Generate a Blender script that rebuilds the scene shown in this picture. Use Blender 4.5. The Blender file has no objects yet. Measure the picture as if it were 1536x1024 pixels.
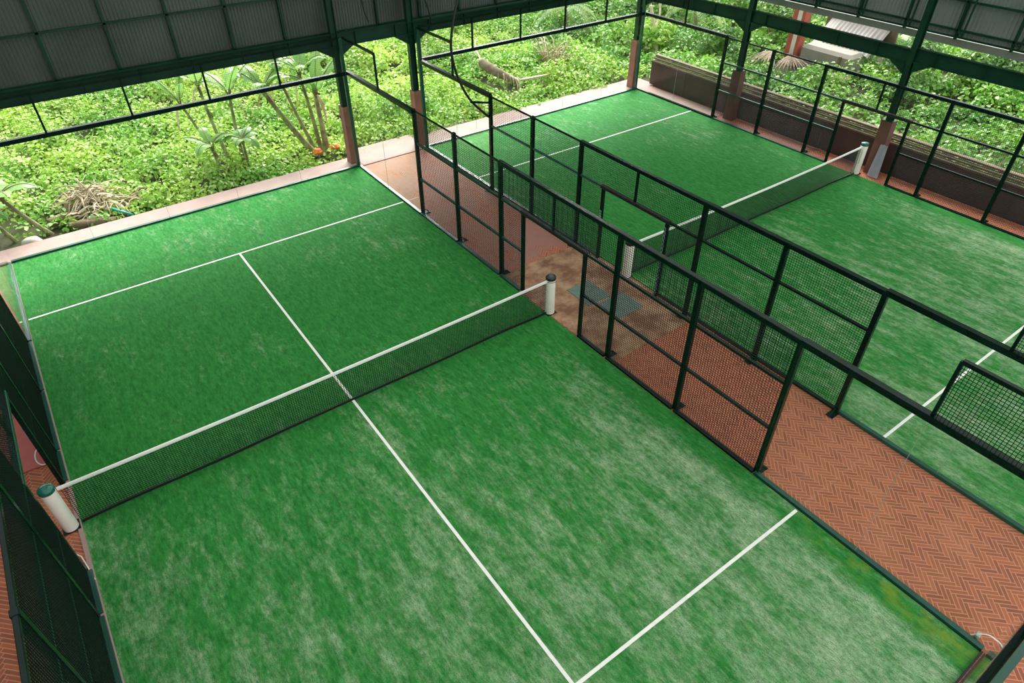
import bpy, math, random
import numpy as np
from mathutils import Vector, Matrix

random.seed(11)
RNG = np.random.default_rng(11)
SC = bpy.context.scene
COL = SC.collection
PI = math.pi
X2 = 12.72            # left turf edge of the second court
Y2 = 0.05

# ------------------------------------------------------------------ materials
def s2l(c):
    return tuple(((v / 255.0) / 12.92 if v / 255.0 <= 0.04045 else ((v / 255.0 + 0.055) / 1.055) ** 2.4) for v in c)

class NT:
    def __init__(self, name):
        self.m = bpy.data.materials.new(name)
        self.m.use_nodes = True
        self.t = self.m.node_tree
        self.t.nodes.clear()
        self.out = self.t.nodes.new('ShaderNodeOutputMaterial')
    def n(self, kind, **kw):
        nd = self.t.nodes.new(kind)
        for k, v in kw.items():
            setattr(nd, k, v)
        return nd
    def l(self, a, b):
        self.t.links.new(a, b)
    def put(self, sock, v):
        if isinstance(v, bpy.types.NodeSocket):
            self.l(v, sock)
        else:
            sock.default_value = v
    def math(self, op, a, b=None, c=None):
        nd = self.n('ShaderNodeMath', operation=op)
        self.put(nd.inputs[0], a)
        if b is not None: self.put(nd.inputs[1], b)
        if c is not None: self.put(nd.inputs[2], c)
        return nd.outputs[0]
    def mix(self, f, a, b):
        nd = self.n('ShaderNodeMix', data_type='RGBA')
        self.put(nd.inputs[0], f)
        for s, v in ((nd.inputs[6], a), (nd.inputs[7], b)):
            if isinstance(v, tuple): v = (*v[:3], 1.0)
            self.put(s, v)
        return nd.outputs[2]
    def coords(self, scale=(1, 1, 1), rot=(0, 0, 0)):
        tc = self.n('ShaderNodeTexCoord')
        mp = self.n('ShaderNodeMapping')
        mp.inputs['Scale'].default_value = scale
        mp.inputs['Rotation'].default_value = rot
        self.l(tc.outputs['Object'], mp.inputs['Vector'])
        return mp.outputs[0]
    def noise(self, vec, scale, detail=3.0, rough=0.55):
        nd = self.n('ShaderNodeTexNoise')
        self.l(vec, nd.inputs['Vector'])
        nd.inputs['Scale'].default_value = scale
        nd.inputs['Detail'].default_value = detail
        nd.inputs['Roughness'].default_value = rough
        return nd.outputs['Fac']
    def ramp(self, f, lo, hi):
        nd = self.n('ShaderNodeMapRange', interpolation_type='SMOOTHSTEP')
        self.put(nd.inputs['Value'], f)
        nd.inputs['From Min'].default_value = lo
        nd.inputs['From Max'].default_value = hi
        return nd.outputs[0]
    def bsdf(self, col, rough=0.6, metal=0.0, spec=0.5, bump=None, bstr=0.3, bdist=0.01):
        b = self.n('ShaderNodeBsdfPrincipled')
        if isinstance(col, tuple): col = (*col[:3], 1.0)
        self.put(b.inputs['Base Color'], col)
        self.put(b.inputs['Roughness'], rough)
        b.inputs['Metallic'].default_value = metal
        b.inputs['Specular IOR Level'].default_value = spec
        if bump is not None:
            bn = self.n('ShaderNodeBump')
            bn.inputs['Strength'].default_value = bstr
            bn.inputs['Distance'].default_value = bdist
            self.l(bump, bn.inputs['Height'])
            self.l(bn.outputs[0], b.inputs['Normal'])
        self.l(b.outputs[0], self.out.inputs['Surface'])
        return b

def worn(name, rgb, rough=0.6, var=0.25, scale=3.0, metal=0.0, spec=0.5, dark=None):
    """plain surface with a little procedural unevenness"""
    t = NT(name)
    c = s2l(rgb)
    d = s2l(dark) if dark else tuple(v * (1 - var) for v in c)
    f = t.ramp(t.noise(t.coords(), scale, 4.0), 0.35, 0.7)
    col = t.mix(f, d, c)
    t.bsdf(col, rough, metal, spec, bump=t.noise(t.coords(), scale * 8, 3.0), bstr=0.15, bdist=0.004)
    return t.m

M = {}
M['paint'] = worn('dark_green_paint', (4, 30, 24), 0.26, 0.3, 4.0, spec=0.2)
M['teal'] = worn('teal_paint_and_rail_highlight', (12, 72, 58), 0.34, 0.25, 3.0)  # teal paint; on some fence rails it stands in for lit tops
M['steel'] = worn('structural_green_paint', (12, 54, 38), 0.42, 0.3, 2.0, spec=0.25)
M['wire'] = worn('wire_green_coating', (8, 32, 26), 0.5, 0.2, 5.0, spec=0.3)
M['black'] = worn('black_rubber', (14, 16, 16), 0.6, 0.3, 6.0)
M['netcord'] = worn('black_net_cord', (10, 22, 18), 0.8, 0.3, 6.0)
M['white'] = worn('white_coated_band', (236, 234, 230), 0.6, 0.06, 5.0)
M['line'] = worn('white_line_turf', (236, 234, 228), 0.9, 0.08, 14.0)
M['post'] = worn('white_enamel', (232, 226, 214), 0.35, 0.07, 4.0)
M['cap'] = worn('green_plastic_cap', (20, 96, 84), 0.25, 0.2, 3.0)
M['blackcap'] = worn('black_plastic_cap', (16, 24, 24), 0.3, 0.3, 8.0)
M['chain'] = worn('grey_cable_tie', (120, 150, 146), 0.5, 0.3, 10.0)
M['plinth'] = worn('brown_render', (138, 92, 78), 0.85, 0.22, 2.5)
M['plinth_dark'] = worn('dark_brown_plinth_render', (108, 72, 62), 0.85, 0.22, 2.5)
M['parapet'] = worn('dark_brown_render', (72, 51, 45), 0.85, 0.25, 1.5)
M['slat'] = worn('tan_slat', (112, 92, 74), 0.8, 0.3, 3.0)
M['apron'] = worn('pink_concrete', (160, 134, 128), 0.85, 0.14, 1.6)
M['soil'] = worn('soil', (70, 74, 38), 0.95, 0.4, 1.2, dark=(52, 50, 30))
M['mat'] = worn('grey_green_rubber_mat', (104, 126, 118), 0.9, 0.2, 7.0)
M['redmat'] = worn('rose_red_mat', (176, 92, 88), 0.8, 0.08, 3.0)
M['cable'] = worn('black_cable', (12, 16, 16), 0.5, 0.2, 6.0)
M['whitecable'] = worn('white_cable', (232, 224, 216), 0.5, 0.08, 6.0)
M['board'] = worn('grey_board', (150, 152, 160), 0.7, 0.12, 3.0)
M['drybark'] = worn('dry_bark', (128, 106, 84), 0.95, 0.45, 6.0)
M['drystalk'] = worn('dry_stalk', (186, 168, 138), 0.9, 0.35, 4.0)
M['palewood'] = worn('pale_dead_wood', (206, 186, 160), 0.9, 0.25, 5.0)
M['stone'] = worn('pale_stone', (206, 196, 184), 0.9, 0.18, 5.0)
M['stem'] = worn('banana_stem', (158, 168, 110), 0.6, 0.5, 3.0, dark=(110, 96, 66))
M['bark'] = worn('grey_bark', (128, 112, 90), 0.9, 0.4, 4.0)
M['redbrick'] = worn('red_brick_pillar', (166, 84, 64), 0.9, 0.2, 3.0)
M['greywall'] = worn('grey_render_wall', (138, 133, 122), 0.9, 0.15, 1.2)
M['rooftin'] = worn('weathered_roof_sheet', (142, 137, 130), 0.6, 0.18, 1.5)
M['tealpipe'] = worn('turquoise_pipe', (40, 160, 150), 0.4, 0.1, 3.0)
M['gutter'] = worn('pale_gutter', (126, 132, 122), 0.6, 0.15, 2.0)
M['roof'] = None

def mat_turf():
    t = NT('sanded_artificial_turf')
    o = t.coords()
    st = t.coords((1.0, 0.30, 1.0), (0, 0, 0.10))
    big = t.noise(o, 0.28, 3.0)
    mid = t.noise(st, 3.6, 5.0, 0.66)
    fine = t.noise(st, 17.0, 4.0, 0.72)
    grain = t.noise(o, 90.0, 2.0, 0.7)
    speck = t.noise(o, 7.0, 5.0, 0.68)
    sep = t.n('ShaderNodeSeparateXYZ'); t.l(o, sep.inputs[0])
    # sanded infill at near half and side; near and back also paint in light
    near = t.ramp(t.math('MULTIPLY', sep.outputs[1], -1.0), -1.5, 7.0)
    edge = t.ramp(sep.outputs[0], 6.5, 9.9)
    back = t.ramp(sep.outputs[1], 5.5, 10.0)
    bias = t.math('ADD', t.math('MULTIPLY', near, 0.15), t.math('MULTIPLY', edge, 0.035))
    bias = t.math('ADD', bias, t.math('MULTIPLY', back, 0.04))
    s = t.math('ADD', t.math('MULTIPLY', mid, 0.55), t.math('MULTIPLY', speck, 0.30))
    s = t.math('ADD', s, t.math('MULTIPLY', big, 0.35))
    s = t.math('ADD', s, t.math('MULTIPLY', fine, 0.20))
    s = t.math('ADD', s, bias)
    s = t.math('SUBTRACT', s, t.math('MULTIPLY', t.ramp(sep.outputs[0], 9.35, 9.75), 0.16))
    sand_light = t.ramp(s, 0.72, 1.09)
    sand_light = t.math('MULTIPLY', sand_light, t.ramp(t.math('ADD', t.math('MULTIPLY', grain, 0.5), t.math('MULTIPLY', t.noise(st, 42.0, 3.0, 0.7), 0.5)), 0.34, 0.58))
    g = t.mix(t.ramp(t.math('ADD', t.math('MULTIPLY', fine, 0.5), t.math('MULTIPLY', grain, 0.5)), 0.32, 0.68),
              s2l((22, 88, 35)), s2l((54, 138, 60)))
    col = t.mix(t.math('MULTIPLY', sand_light, 0.72), g, s2l((190, 200, 172)))
    moss = t.math('MULTIPLY', t.ramp(sep.outputs[0], 9.45, 9.9), t.ramp(t.math('MULTIPLY', sep.outputs[1], -1.0), 6.5, 8.2))
    moss = t.math('MULTIPLY', moss, t.ramp(t.noise(o, 2.2, 4.0), 0.42, 0.62))
    col = t.mix(t.math('MULTIPLY', moss, 0.6), col, s2l((120, 140, 40)))
    t.bsdf(col, 0.8, 0, 0.12, bump=grain, bstr=0.35, bdist=0.01)
    return t.m
M['turf'] = mat_turf()

def mat_herring():
    """herringbone pavers: length 4, width 1 unit; laid at 45 degrees"""
    t = NT('herringbone_pavers')
    L = 4.0; w = 0.066
    v = t.coords((1 / w, 1 / w, 1), (0, 0, math.radians(-45)))
    sep = t.n('ShaderNodeSeparateXYZ'); t.l(v, sep.inputs[0])
    x, y = sep.outputs[0], sep.outputs[1]
    i = t.math('FLOOR', x); j = t.math('FLOOR', y)
    fx = t.math('SUBTRACT', x, i); fy = t.math('SUBTRACT', y, j)
    d = t.math('FLOORED_MODULO', t.math('SUBTRACT', i, j), 2 * L)
    hor = t.math('LESS_THAN', d, L - 0.5)
    def sel(a, b):   # hor ? a : b
        return t.math('ADD', t.math('MULTIPLY', hor, a), t.math('MULTIPLY', t.math('SUBTRACT', 1.0, hor), b))
    dv = t.math('SUBTRACT', 2 * L - 1, d)
    u = sel(t.math('ADD', d, fx), t.math('ADD', dv, fy))
    q = sel(fy, fx)
    e = t.math('MINIMUM', t.math('MINIMUM', u, t.math('SUBTRACT', L, u)), t.math('MINIMUM', q, t.math('SUBTRACT', 1.0, q)))
    idx = sel(t.math('SUBTRACT', i, d), i)
    idy = sel(j, t.math('SUBTRACT', j, dv))
    cmb = t.n('ShaderNodeCombineXYZ'); t.l(idx, cmb.inputs[0]); t.l(idy, cmb.inputs[1]); t.l(hor, cmb.inputs[2])
    wn = t.n('ShaderNodeTexWhiteNoise'); t.l(cmb.outputs[0], wn.inputs['Vector'])
    r = wn.outputs['Value']
    body = t.ramp(e, 0.05, 0.14)
    brick = t.mix(r, s2l((132, 76, 58)), s2l((164, 94, 66)))
    wear = t.noise(t.coords(), 1.3, 4.0)
    brick = t.mix(t.math('MULTIPLY', t.ramp(wear, 0.45, 0.75), 0.35), brick, s2l((182, 116, 92)))
    col = t.mix(body, s2l((192, 130, 100)), brick)
    so = t.n('ShaderNodeSeparateXYZ'); t.l(t.coords(), so.inputs[0])
    dust = t.math('MULTIPLY', t.ramp(so.outputs[1], 1.9, 2.3), t.ramp(wear, 0.25, 0.6))
    col = t.mix(t.math('MULTIPLY', dust, 0.85), col, s2l((150, 110, 100)))
    t.bsdf(col, 0.75, 0, 0.3, bump=body, bstr=0.4, bdist=0.004)
    return t.m
M['herring'] = mat_herring()

def mat_pad():
    t = NT('brown_stained_concrete')
    f = t.ramp(t.noise(t.coords(), 1.6, 5.0, 0.65), 0.35, 0.7)
    c = t.mix(f, s2l((118, 82, 62)), s2l((176, 142, 112)))
    t.bsdf(c, 0.85, 0, 0.3, bump=t.noise(t.coords(), 20.0), bstr=0.2)
    return t.m
M['pad'] = mat_pad()

def mat_clad(name, a, b):
    t = NT(name)
    o = t.coords()
    f = t.ramp(t.noise(o, 0.6, 4.0), 0.3, 0.7)
    c = t.mix(f, s2l(a), s2l(b))
    t.bsdf(c, 0.55, 0.0, 0.4)
    return t.m
M['clad'] = mat_clad('grey_corrugated_sheet', (58, 68, 64), (74, 83, 79))
M['clad2'] = mat_clad('pale_grey_corrugated_sheet', (104, 116, 110), (122, 132, 126))

def mat_roof():
    t = NT('milky_roof_sheet')
    tr = t.n('ShaderNodeBsdfTranslucent'); tr.inputs[0].default_value = (0.70, 0.72, 0.70, 1)
    df = t.n('ShaderNodeBsdfDiffuse'); df.inputs[0].default_value = (0.5, 0.5, 0.5, 1)
    mx = t.n('ShaderNodeMixShader'); mx.inputs[0].default_value = 0.60
    t.l(tr.outputs[0], mx.inputs[1]); t.l(df.outputs[0], mx.inputs[2]); t.l(mx.outputs[0], t.out.inputs['Surface'])
    return t.m
M['roof'] = mat_roof()

def mat_glass():
    t = NT('clear_wall_glass')
    g = t.n('ShaderNodeNewGeometry')
    vm = t.n('ShaderNodeVectorMath', operation='DOT_PRODUCT')
    t.l(g.outputs['Normal'], vm.inputs[0]); t.l(g.outputs['Incoming'], vm.inputs[1])
    c = t.math('ABSOLUTE', vm.outputs['Value'])
    fr = t.math('ADD', t.math('MULTIPLY', t.math('POWER', t.math('SUBTRACT', 1.0, c), 5.0), 0.98), 0.009)
    tp = t.n('ShaderNodeBsdfTransparent'); tp.inputs[0].default_value = (0.965, 0.985, 0.975, 1)
    gl = t.n('ShaderNodeBsdfGlossy'); gl.inputs['Roughness'].default_value = 0.0
    gl.inputs['Color'].default_value = (1, 1, 1, 1)
    mx = t.n('ShaderNodeMixShader'); t.l(fr, mx.inputs[0]); t.l(tp.outputs[0], mx.inputs[1]); t.l(gl.outputs[0], mx.inputs[2])
    t.l(mx.outputs[0], t.out.inputs['Surface'])
    return t.m
M['glass'] = mat_glass()
M['joint'] = worn('glass_joint', (150, 160, 150), 0.3, 0.1, 3.0)

def mat_leaf(name, cols, scale=0.35, transl=0.35, rough=0.45):
    """foliage: hue wanders from plant to plant and leaf to leaf"""
    t = NT(name)
    tc = t.n('ShaderNodeTexCoord')
    g = t.n('ShaderNodeNewGeometry')
    n = t.ramp(t.noise(tc.outputs['Object'], scale, 3.0), 0.3, 0.7)
    c = t.mix(n, s2l(cols[0]), s2l(cols[1]))
    c = t.mix(t.ramp(g.outputs['Random Per Island'], 0.62, 1.25), c, s2l(cols[2]))
    p = t.bsdf(c, rough, 0, 0.45)
    tr = t.n('ShaderNodeBsdfTranslucent'); t.l(c, tr.inputs[0])
    mx = t.n('ShaderNodeMixShader'); mx.inputs[0].default_value = transl
    t.l(p.outputs[0], mx.inputs[1]); t.l(tr.outputs[0], mx.inputs[2]); t.l(mx.outputs[0], t.out.inputs['Surface'])
    return t.m
M['ground_leaf'] = mat_leaf('undergrowth_leaf', ((104, 164, 52), (174, 206, 84), (216, 226, 156)))
M['ground_leaf2'] = mat_leaf('undergrowth_leaf_cool', ((78, 140, 44), (126, 176, 60), (196, 216, 150)))
M['bush_leaf'] = mat_leaf('bush_leaf', ((72, 118, 52), (112, 152, 66), (140, 170, 92)), 0.8)
M['palm_leaf'] = mat_leaf('feather_leaf', ((110, 150, 80), (150, 180, 96), (170, 190, 120)), 0.8)
M['banana_leaf'] = mat_leaf('banana_leaf', ((112, 164, 84), (150, 190, 104), (168, 204, 140)), 1.2, 0.4, 0.35)
M['dry_leaf'] = mat_leaf('dry_leaf', ((150, 130, 102), (204, 186, 156), (226, 216, 194)), 1.5, 0.2, 0.8)
M['rose_leaf'] = mat_leaf('dead_frond', ((112, 92, 78), (168, 146, 124), (206, 188, 168)), 1.5, 0.2, 0.8)
M['flower'] = worn('orange_flower', (226, 120, 40), 0.7, 0.2, 8.0)

# ------------------------------------------------------------------ mesh building
ORG = {}
def org(o):
    return ORG.get(o.name, Vector((0, 0, 0))) if o else Vector((0, 0, 0))

class MB:
    def __init__(self):
        self.v = []; self.f = []; self.smooth = []
    def add(self, vs, fs, smooth=False):
        b = len(self.v)
        self.v += [tuple(p) for p in vs]
        self.f += [tuple(b + i for i in q) for q in fs]
        self.smooth += [smooth] * len(fs)
    def box(self, c, s, rz=0.0, bev=0.0):
        hx, hy, hz = s[0] / 2, s[1] / 2, s[2] / 2
        cr, sr = math.cos(rz), math.sin(rz)
        def P(x, y, z): return (c[0] + x * cr - y * sr, c[1] + x * sr + y * cr, c[2] + z)
        if bev <= 0:
            vs = [P(a * hx, b * hy, d * hz) for d in (-1, 1) for a, b in ((-1, -1), (1, -1), (1, 1), (-1, 1))]
            self.add(vs, [(3, 2, 1, 0), (4, 5, 6, 7), (0, 1, 5, 4), (1, 2, 6, 5), (2, 3, 7, 6), (3, 0, 4, 7)])
        else:
            k = min(bev, hx * .9, hy * .9, hz * .9)
            rings = []
            for z, ins in ((-hz, k), (-hz + k, 0), (hz - k, 0), (hz, k)):
                a, b = hx - ins, hy - ins
                kk = k * .7
                rings.append([P(p, q, z) for p, q in ((-a + kk, -b), (a - kk, -b), (a, -b + kk), (a, b - kk), (a - kk, b), (-a + kk, b), (-a, b - kk), (-a, -b + kk))])
            self.loft(rings, caps=True)
    def loft(self, rings, caps=True, smooth=False, close=True):
        n = len(rings[0]); vs = [p for r in rings for p in r]; fs = []
        for a in range(len(rings) - 1):
            for i in range(n if close else n - 1):
                k = (i + 1) % n
                fs.append((a * n + i, a * n + k, (a + 1) * n + k, (a + 1) * n + i))
        b0 = len(self.v)
        self.add(vs, fs, smooth)
        if caps:
            self.f.append(tuple(b0 + i for i in reversed(range(n)))); self.smooth.append(False)
            self.f.append(tuple(b0 + (len(rings) - 1) * n + i for i in range(n))); self.smooth.append(False)
    def bar(self, a, b, w, h):
        """box section from a to b; w across, h along the most upright side"""
        a, b = Vector(a), Vector(b)
        d = (b - a).normalized()
        up = Vector((0, 0, 1)) if abs(d.z) < 0.95 else Vector((0, 1, 0))
        s = d.cross(up).normalized(); u = s.cross(d).normalized()
        r = []
        for p in (a, b):
            r.append([p + s * x * w / 2 + u * y * h / 2 for x, y in ((-1, -1), (1, -1), (1, 1), (-1, 1))])
        self.loft(r)
    def tube(self, pts, rad, seg=8, smooth=True):
        pts = [Vector(p) for p in pts]
        n = len(pts)
        rads = rad if isinstance(rad, (list, tuple)) else [rad] * n
        rings = []; prev = None
        for i, p in enumerate(pts):
            d = (pts[min(i + 1, n - 1)] - pts[max(i - 1, 0)]).normalized()
            if prev is None:
                ref = Vector((0, 0, 1)) if abs(d.z) < 0.9 else Vector((1, 0, 0))
                s = d.cross(ref).normalized()
            else:
                s = (prev - d * prev.dot(d)).normalized()
            prev = s; u = d.cross(s)
            rings.append([p + (s * math.cos(2 * PI * k / seg) + u * math.sin(2 * PI * k / seg)) * rads[i] for k in range(seg)])
        self.loft(rings, True, smooth)
    def lathe(self, c, prof, seg=24):
        rings = [[(c[0] + r * math.cos(2 * PI * k / seg), c[1] + r * math.sin(2 * PI * k / seg), c[2] + z) for k in range(seg)] for r, z in prof]
        self.loft(rings, True, True)
    def wires(self, o, u, w, h, sp=0.05, r=0.0030):
        """welded mesh in the upright plane through o spanned by the level unit vector u"""
        o, u = Vector(o), Vector(u)
        nv = max(2, int(round(w / sp))); nh = max(2, int(round(h / sp)))
        nrm = Vector((-u.y, u.x, 0))
        for k in range(nv + 1):
            p = o + u * (w * k / nv)
            r_ = [[p + (u * a + nrm * b) * r + Vector((0, 0, z)) for a, b in ((-1, -1), (1, -1), (1, 1), (-1, 1))] for z in (0, h)]
            self.loft(r_, caps=False)
        for k in range(nh + 1):
            z = h * k / nh
            p = o + Vector((0, 0, z)) + nrm * (1.2 * r)
            r_ = [[p + u * t + nrm * a * r + Vector((0, 0, b * r)) for a, b in ((-1, -1), (1, -1), (1, 1), (-1, 1))] for t in (0, w)]
            self.loft(r_, caps=False)
    def build(self, name, mat, parent=None, loc=None):
        base = org(parent) if parent else Vector(loc or (0, 0, 0))
        me = bpy.data.meshes.new(name)
        me.from_pydata([(p[0] - base.x, p[1] - base.y, p[2] - base.z) for p in self.v], [], self.f)
        me.polygons.foreach_set('use_smooth', self.smooth)
        me.materials.append(mat)
        me.update()
        o = bpy.data.objects.new(name, me)
        COL.objects.link(o)
        if parent: o.parent = parent
        else: o.location = base
        ORG[o.name] = base.copy()
        return o

def tag(o, label=None, cat=None, group=None, kind=None):
    if label: o['label'] = label
    if cat: o['category'] = cat
    if group: o['group'] = group
    if kind: o['kind'] = kind
    return o

def thing(name, label, cat, loc=(0, 0, 0), group=None):
    o = bpy.data.objects.new(name, None)
    o.empty_display_size = 0.2
    COL.objects.link(o)
    o.location = loc
    ORG[o.name] = Vector(loc)
    return tag(o, label, cat, group)

def copy_thing(src, loc, label=None):
    c = src.copy(); COL.objects.link(c); c.location = loc
    ORG[c.name] = Vector(loc)
    if label: c['label'] = label
    for ch in src.children:
        d = ch.copy(); COL.objects.link(d); d.parent = c
        for g in ch.children:
            e = g.copy(); COL.objects.link(e); e.parent = d
    return c

# ------------------------------------------------------------------ setting: floor, terrain, roof, cladding
m = MB()
m.box((9.9, -2.3, -0.1), (27.4, 24.6, 0.2))
tag(m.build('floor', M['herring']), kind='structure')

m = MB()
m.box((4.4, 10.475, -0.02), (11.6, 0.85, 0.06)); m.box((11.43, 10.75, -0.02), (2.5, 1.4, 0.06)); m.box((18.25, 10.62, -0.02), (11.2, 1.12, 0.06))
m.box((23.2, 8.05, -0.02), (0.56, 4.0, 0.06))
tag(m.build('trim_1', M['apron']), kind='structure')

m = MB(); m.box((11.36, -0.12, 0.004), (2.66, 4.2, 0.02))
tag(m.build('trim_2', M['pad']), kind='structure')

m = MB(); m.box((-0.035, 0, 0.012), (0.07, 20.0, 0.03))
tag(m.build('trim_3', M['apron']), kind='structure')

# terrain beyond the slab, gently uneven
def hz(x, y):
    far = max(0.0, x - 24.0, (y - 11.0))
    return -0.28 + 0.10 * math.sin(x * 0.55 + 1.0) * math.cos(y * 0.48) + 0.012 * far + 0.05 * math.sin(x * 1.7 + y * 1.3)
m = MB()
NX, NY = 60, 50
xs = np.linspace(-30, 90, NX); ys = np.linspace(-30, 90, NY)
vs = [(x, y, (hz(x, y) if (y > 11.3 or x > 24.2) else -0.45)) for y in ys for x in xs]
m.add(vs, [(b * NX + a, b * NX + a + 1, (b + 1) * NX + a + 1, (b + 1) * NX + a) for b in range(NY - 1) for a in range(NX - 1)], True)
tag(m.build('ground', M['soil']), kind='structure')

def corr(x0, x1, z0, z1, plane, pos, pitch=0.2, dep=0.03):
    """corrugated sheet standing in the plane y = pos ('y') or x = pos ('x')"""
    mb = MB(); n = int((x1 - x0) / pitch)
    prof = []
    for k in range(n):
        a = x0 + k * pitch
        prof += [(a, 0), (a + pitch * .55, 0), (a + pitch * .66, dep), (a + pitch * .89, dep)]
    prof.append((x0 + n * pitch, 0))
    vs = []
    for z in (z0, z1):
        for a, d in prof:
            vs.append((a, pos - d, z) if plane == 'y' else (pos - d, a, z))
    N = len(prof)
    mb.add(vs, [(i, i + 1, N + i + 1, N + i) for i in range(N - 1)])
    return mb

wb = corr(-4.2, 24.6, 3.98, 11.2, 'y', 10.95, 0.09, 0.02).build('wall_back', M['clad']); tag(wb, kind='structure')
m = MB()
for x in np.arange(-3.3, 24.0, 1.5):
    m.box((x, 10.86, 7.5), (0.07, 0.09, 7.1))
for z in (3.98, 5.10, 6.3, 7.5, 8.7):
    m.box((10.2, 10.85, z), (28.6, 0.07, 0.05))
m.build('wall_frame', M['steel'], wb)
m = MB(); m.box((10.2, 10.98, 3.90), (28.6, 0.05, 0.16)); m.build('wall_flashing', M['gutter'], wb)

wr = corr(-16.0, 11.0, 4.05, 11.2, 'x', 24.62, 0.115, 0.035).build('wall_right', M['clad2']); tag(wr, kind='structure')
m = MB()
for y in np.arange(-14.6, 11.0, 1.55):
    m.box((24.52, y, 7.5), (0.09, 0.07, 7.0))
    # bracing strut and its foot, standing clear of the sheet
    m.bar((24.28, y - 0.25, 4.15), (24.50, y - 0.35, 8.6), 0.04, 0.04)
    m.bar((24.28, y - 0.25, 4.15), (24.52, y, 4.25), 0.04, 0.06)
for z in (4.25, 5.0, 6.2, 7.5, 8.8):
    m.box((24.51, -2.5, z), (0.07, 27.0, 0.05))
m.box((24.28, -2.5, 4.12), (0.04, 27.0, 0.05))
m.build('wall_frame', M['steel'], wr)
m = MB(); m.box((24.66, -2.5, 3.90), (0.12, 27.0, 0.20)); m.build('gutter', M['gutter'], wr)

# milky corrugated roof over everything, above the picture
mb = MB(); n = 150; vs = []
prof = []
for k in range(n):
    a = -4.4 + k * 0.2
    prof += [(a, 0), (a + .1, 0.03)]
for y in (-17.0, 11.3):
    for a, d in prof: vs.append((a, y, 11.3 + d + (0.02 * (y + 17))))
N = len(prof)
mb.add(vs, [(i, i + 1, N + i + 1, N + i) for i in range(N - 1)])
ce = mb.build('ceiling', M['roof']); tag(ce, kind='structure')
m = MB()
for y in np.arange(-16, 11.5, 3.0):
    m.bar((-4.3, y, 11.18 + 0.02 * (y + 17)), (25.4, y, 11.18 + 0.02 * (y + 17)), 0.1, 0.16)
m.build('ceiling_purlins', M['steel'], ce)

wl = corr(-16.0, 11.0, 0.0, 11.2, 'x', -4.3).build('wall_left', M['clad']); tag(wl, kind='structure')

# ------------------------------------------------------------------ courts
def turf(x0, y0, label, centre=True):
    t = thing('turf_court', label, 'court', (x0, y0, 0))
    mb = MB(); mb.box((x0 + 5, y0, 0.01), (10.0, 20.06, 0.024)); mb.build('turf_mat', M['turf'], t)
    for yy in (6.95, -6.95):
        mb = MB(); mb.box((x0 + 5, y0 + yy, 0.0235), (9.94, 0.055, 0.006)); mb.build('service_line', M['line'], t)
    if centre:
        mb = MB(); mb.box((x0 + 5, y0, 0.0225), (0.055, 13.85, 0.006)); mb.build('centre_line', M['line'], t)
    return t
turf(0, 0, 'green sanded turf court nearest the camera, with white service lines and a centre line')
turf(X2, Y2, 'green turf court on the far side of the brick walkway, beside the brown low wall', False)

# ------------------------------------------------------------------ nets
def net(x0, y0, label):
    t = thing('court_net', label, 'net', (x0 + 5, y0, 0))
    def top(u): return 0.88 + 0.05 * (2 * u - 1) ** 2
    n = 230; mb = MB(); r = 0.0034
    a0, a1 = x0 + 0.02, x0 + 9.98
    for k in range(n + 1):
        u = k / n; x = a0 + (a1 - a0) * u
        mb.loft([[(x + p * r, y0 + q * r, z) for p, q in ((-1, -1), (1, -1), (1, 1), (-1, 1))] for z in (0.07, top(u) - 0.03)], caps=False)
    for j in range(20):
        f = j / 19.0
        rings = []
        for k in range(11):
            u = k / 10; x = a0 + (a1 - a0) * u; z = 0.07 + (top(u) - 0.03 - 0.07) * f
            rings.append([(x, y0 + p * r + .004, z + q * r) for p, q in ((-1, -1), (1, -1), (1, 1), (-1, 1))])
        mb.loft(rings, caps=False)
    mb.build('net_mesh', M['netcord'], t)
    mb = MB()
    rings = []
    for k in range(21):
        u = k / 20; x = x0 - 0.02 + 10.04 * u; z = top(u)
        rings.append([(x, y0 + p, z + q) for p, q in ((-.014, -.03), (.014, -.03), (.018, 0), (.010, .032), (-.010, .032), (-.018, 0))])
    mb.loft(rings); mb.build('head_band', M['white'], t)
    mb = MB(); rings = []
    for k in range(41):
        u = k / 40; x = x0 + 0.02 + 9.96 * u
        z = 0.052 + 0.008 * math.sin(u * 23) ; yy = y0 + 0.012 * math.sin(u * 17)
        rings.append([(x, yy + p, z + q) for p, q in ((-.012, -.026), (.012, -.026), (.012, .026), (-.012, .026))])
    mb.loft(rings); mb.build('bottom_tape', M['black'], t)
    return t
net(0, 0, 'black net with white head band stretched across the nearest turf court')
net(X2, Y2, 'black net with white head band across the turf court beyond the walkway')

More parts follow.
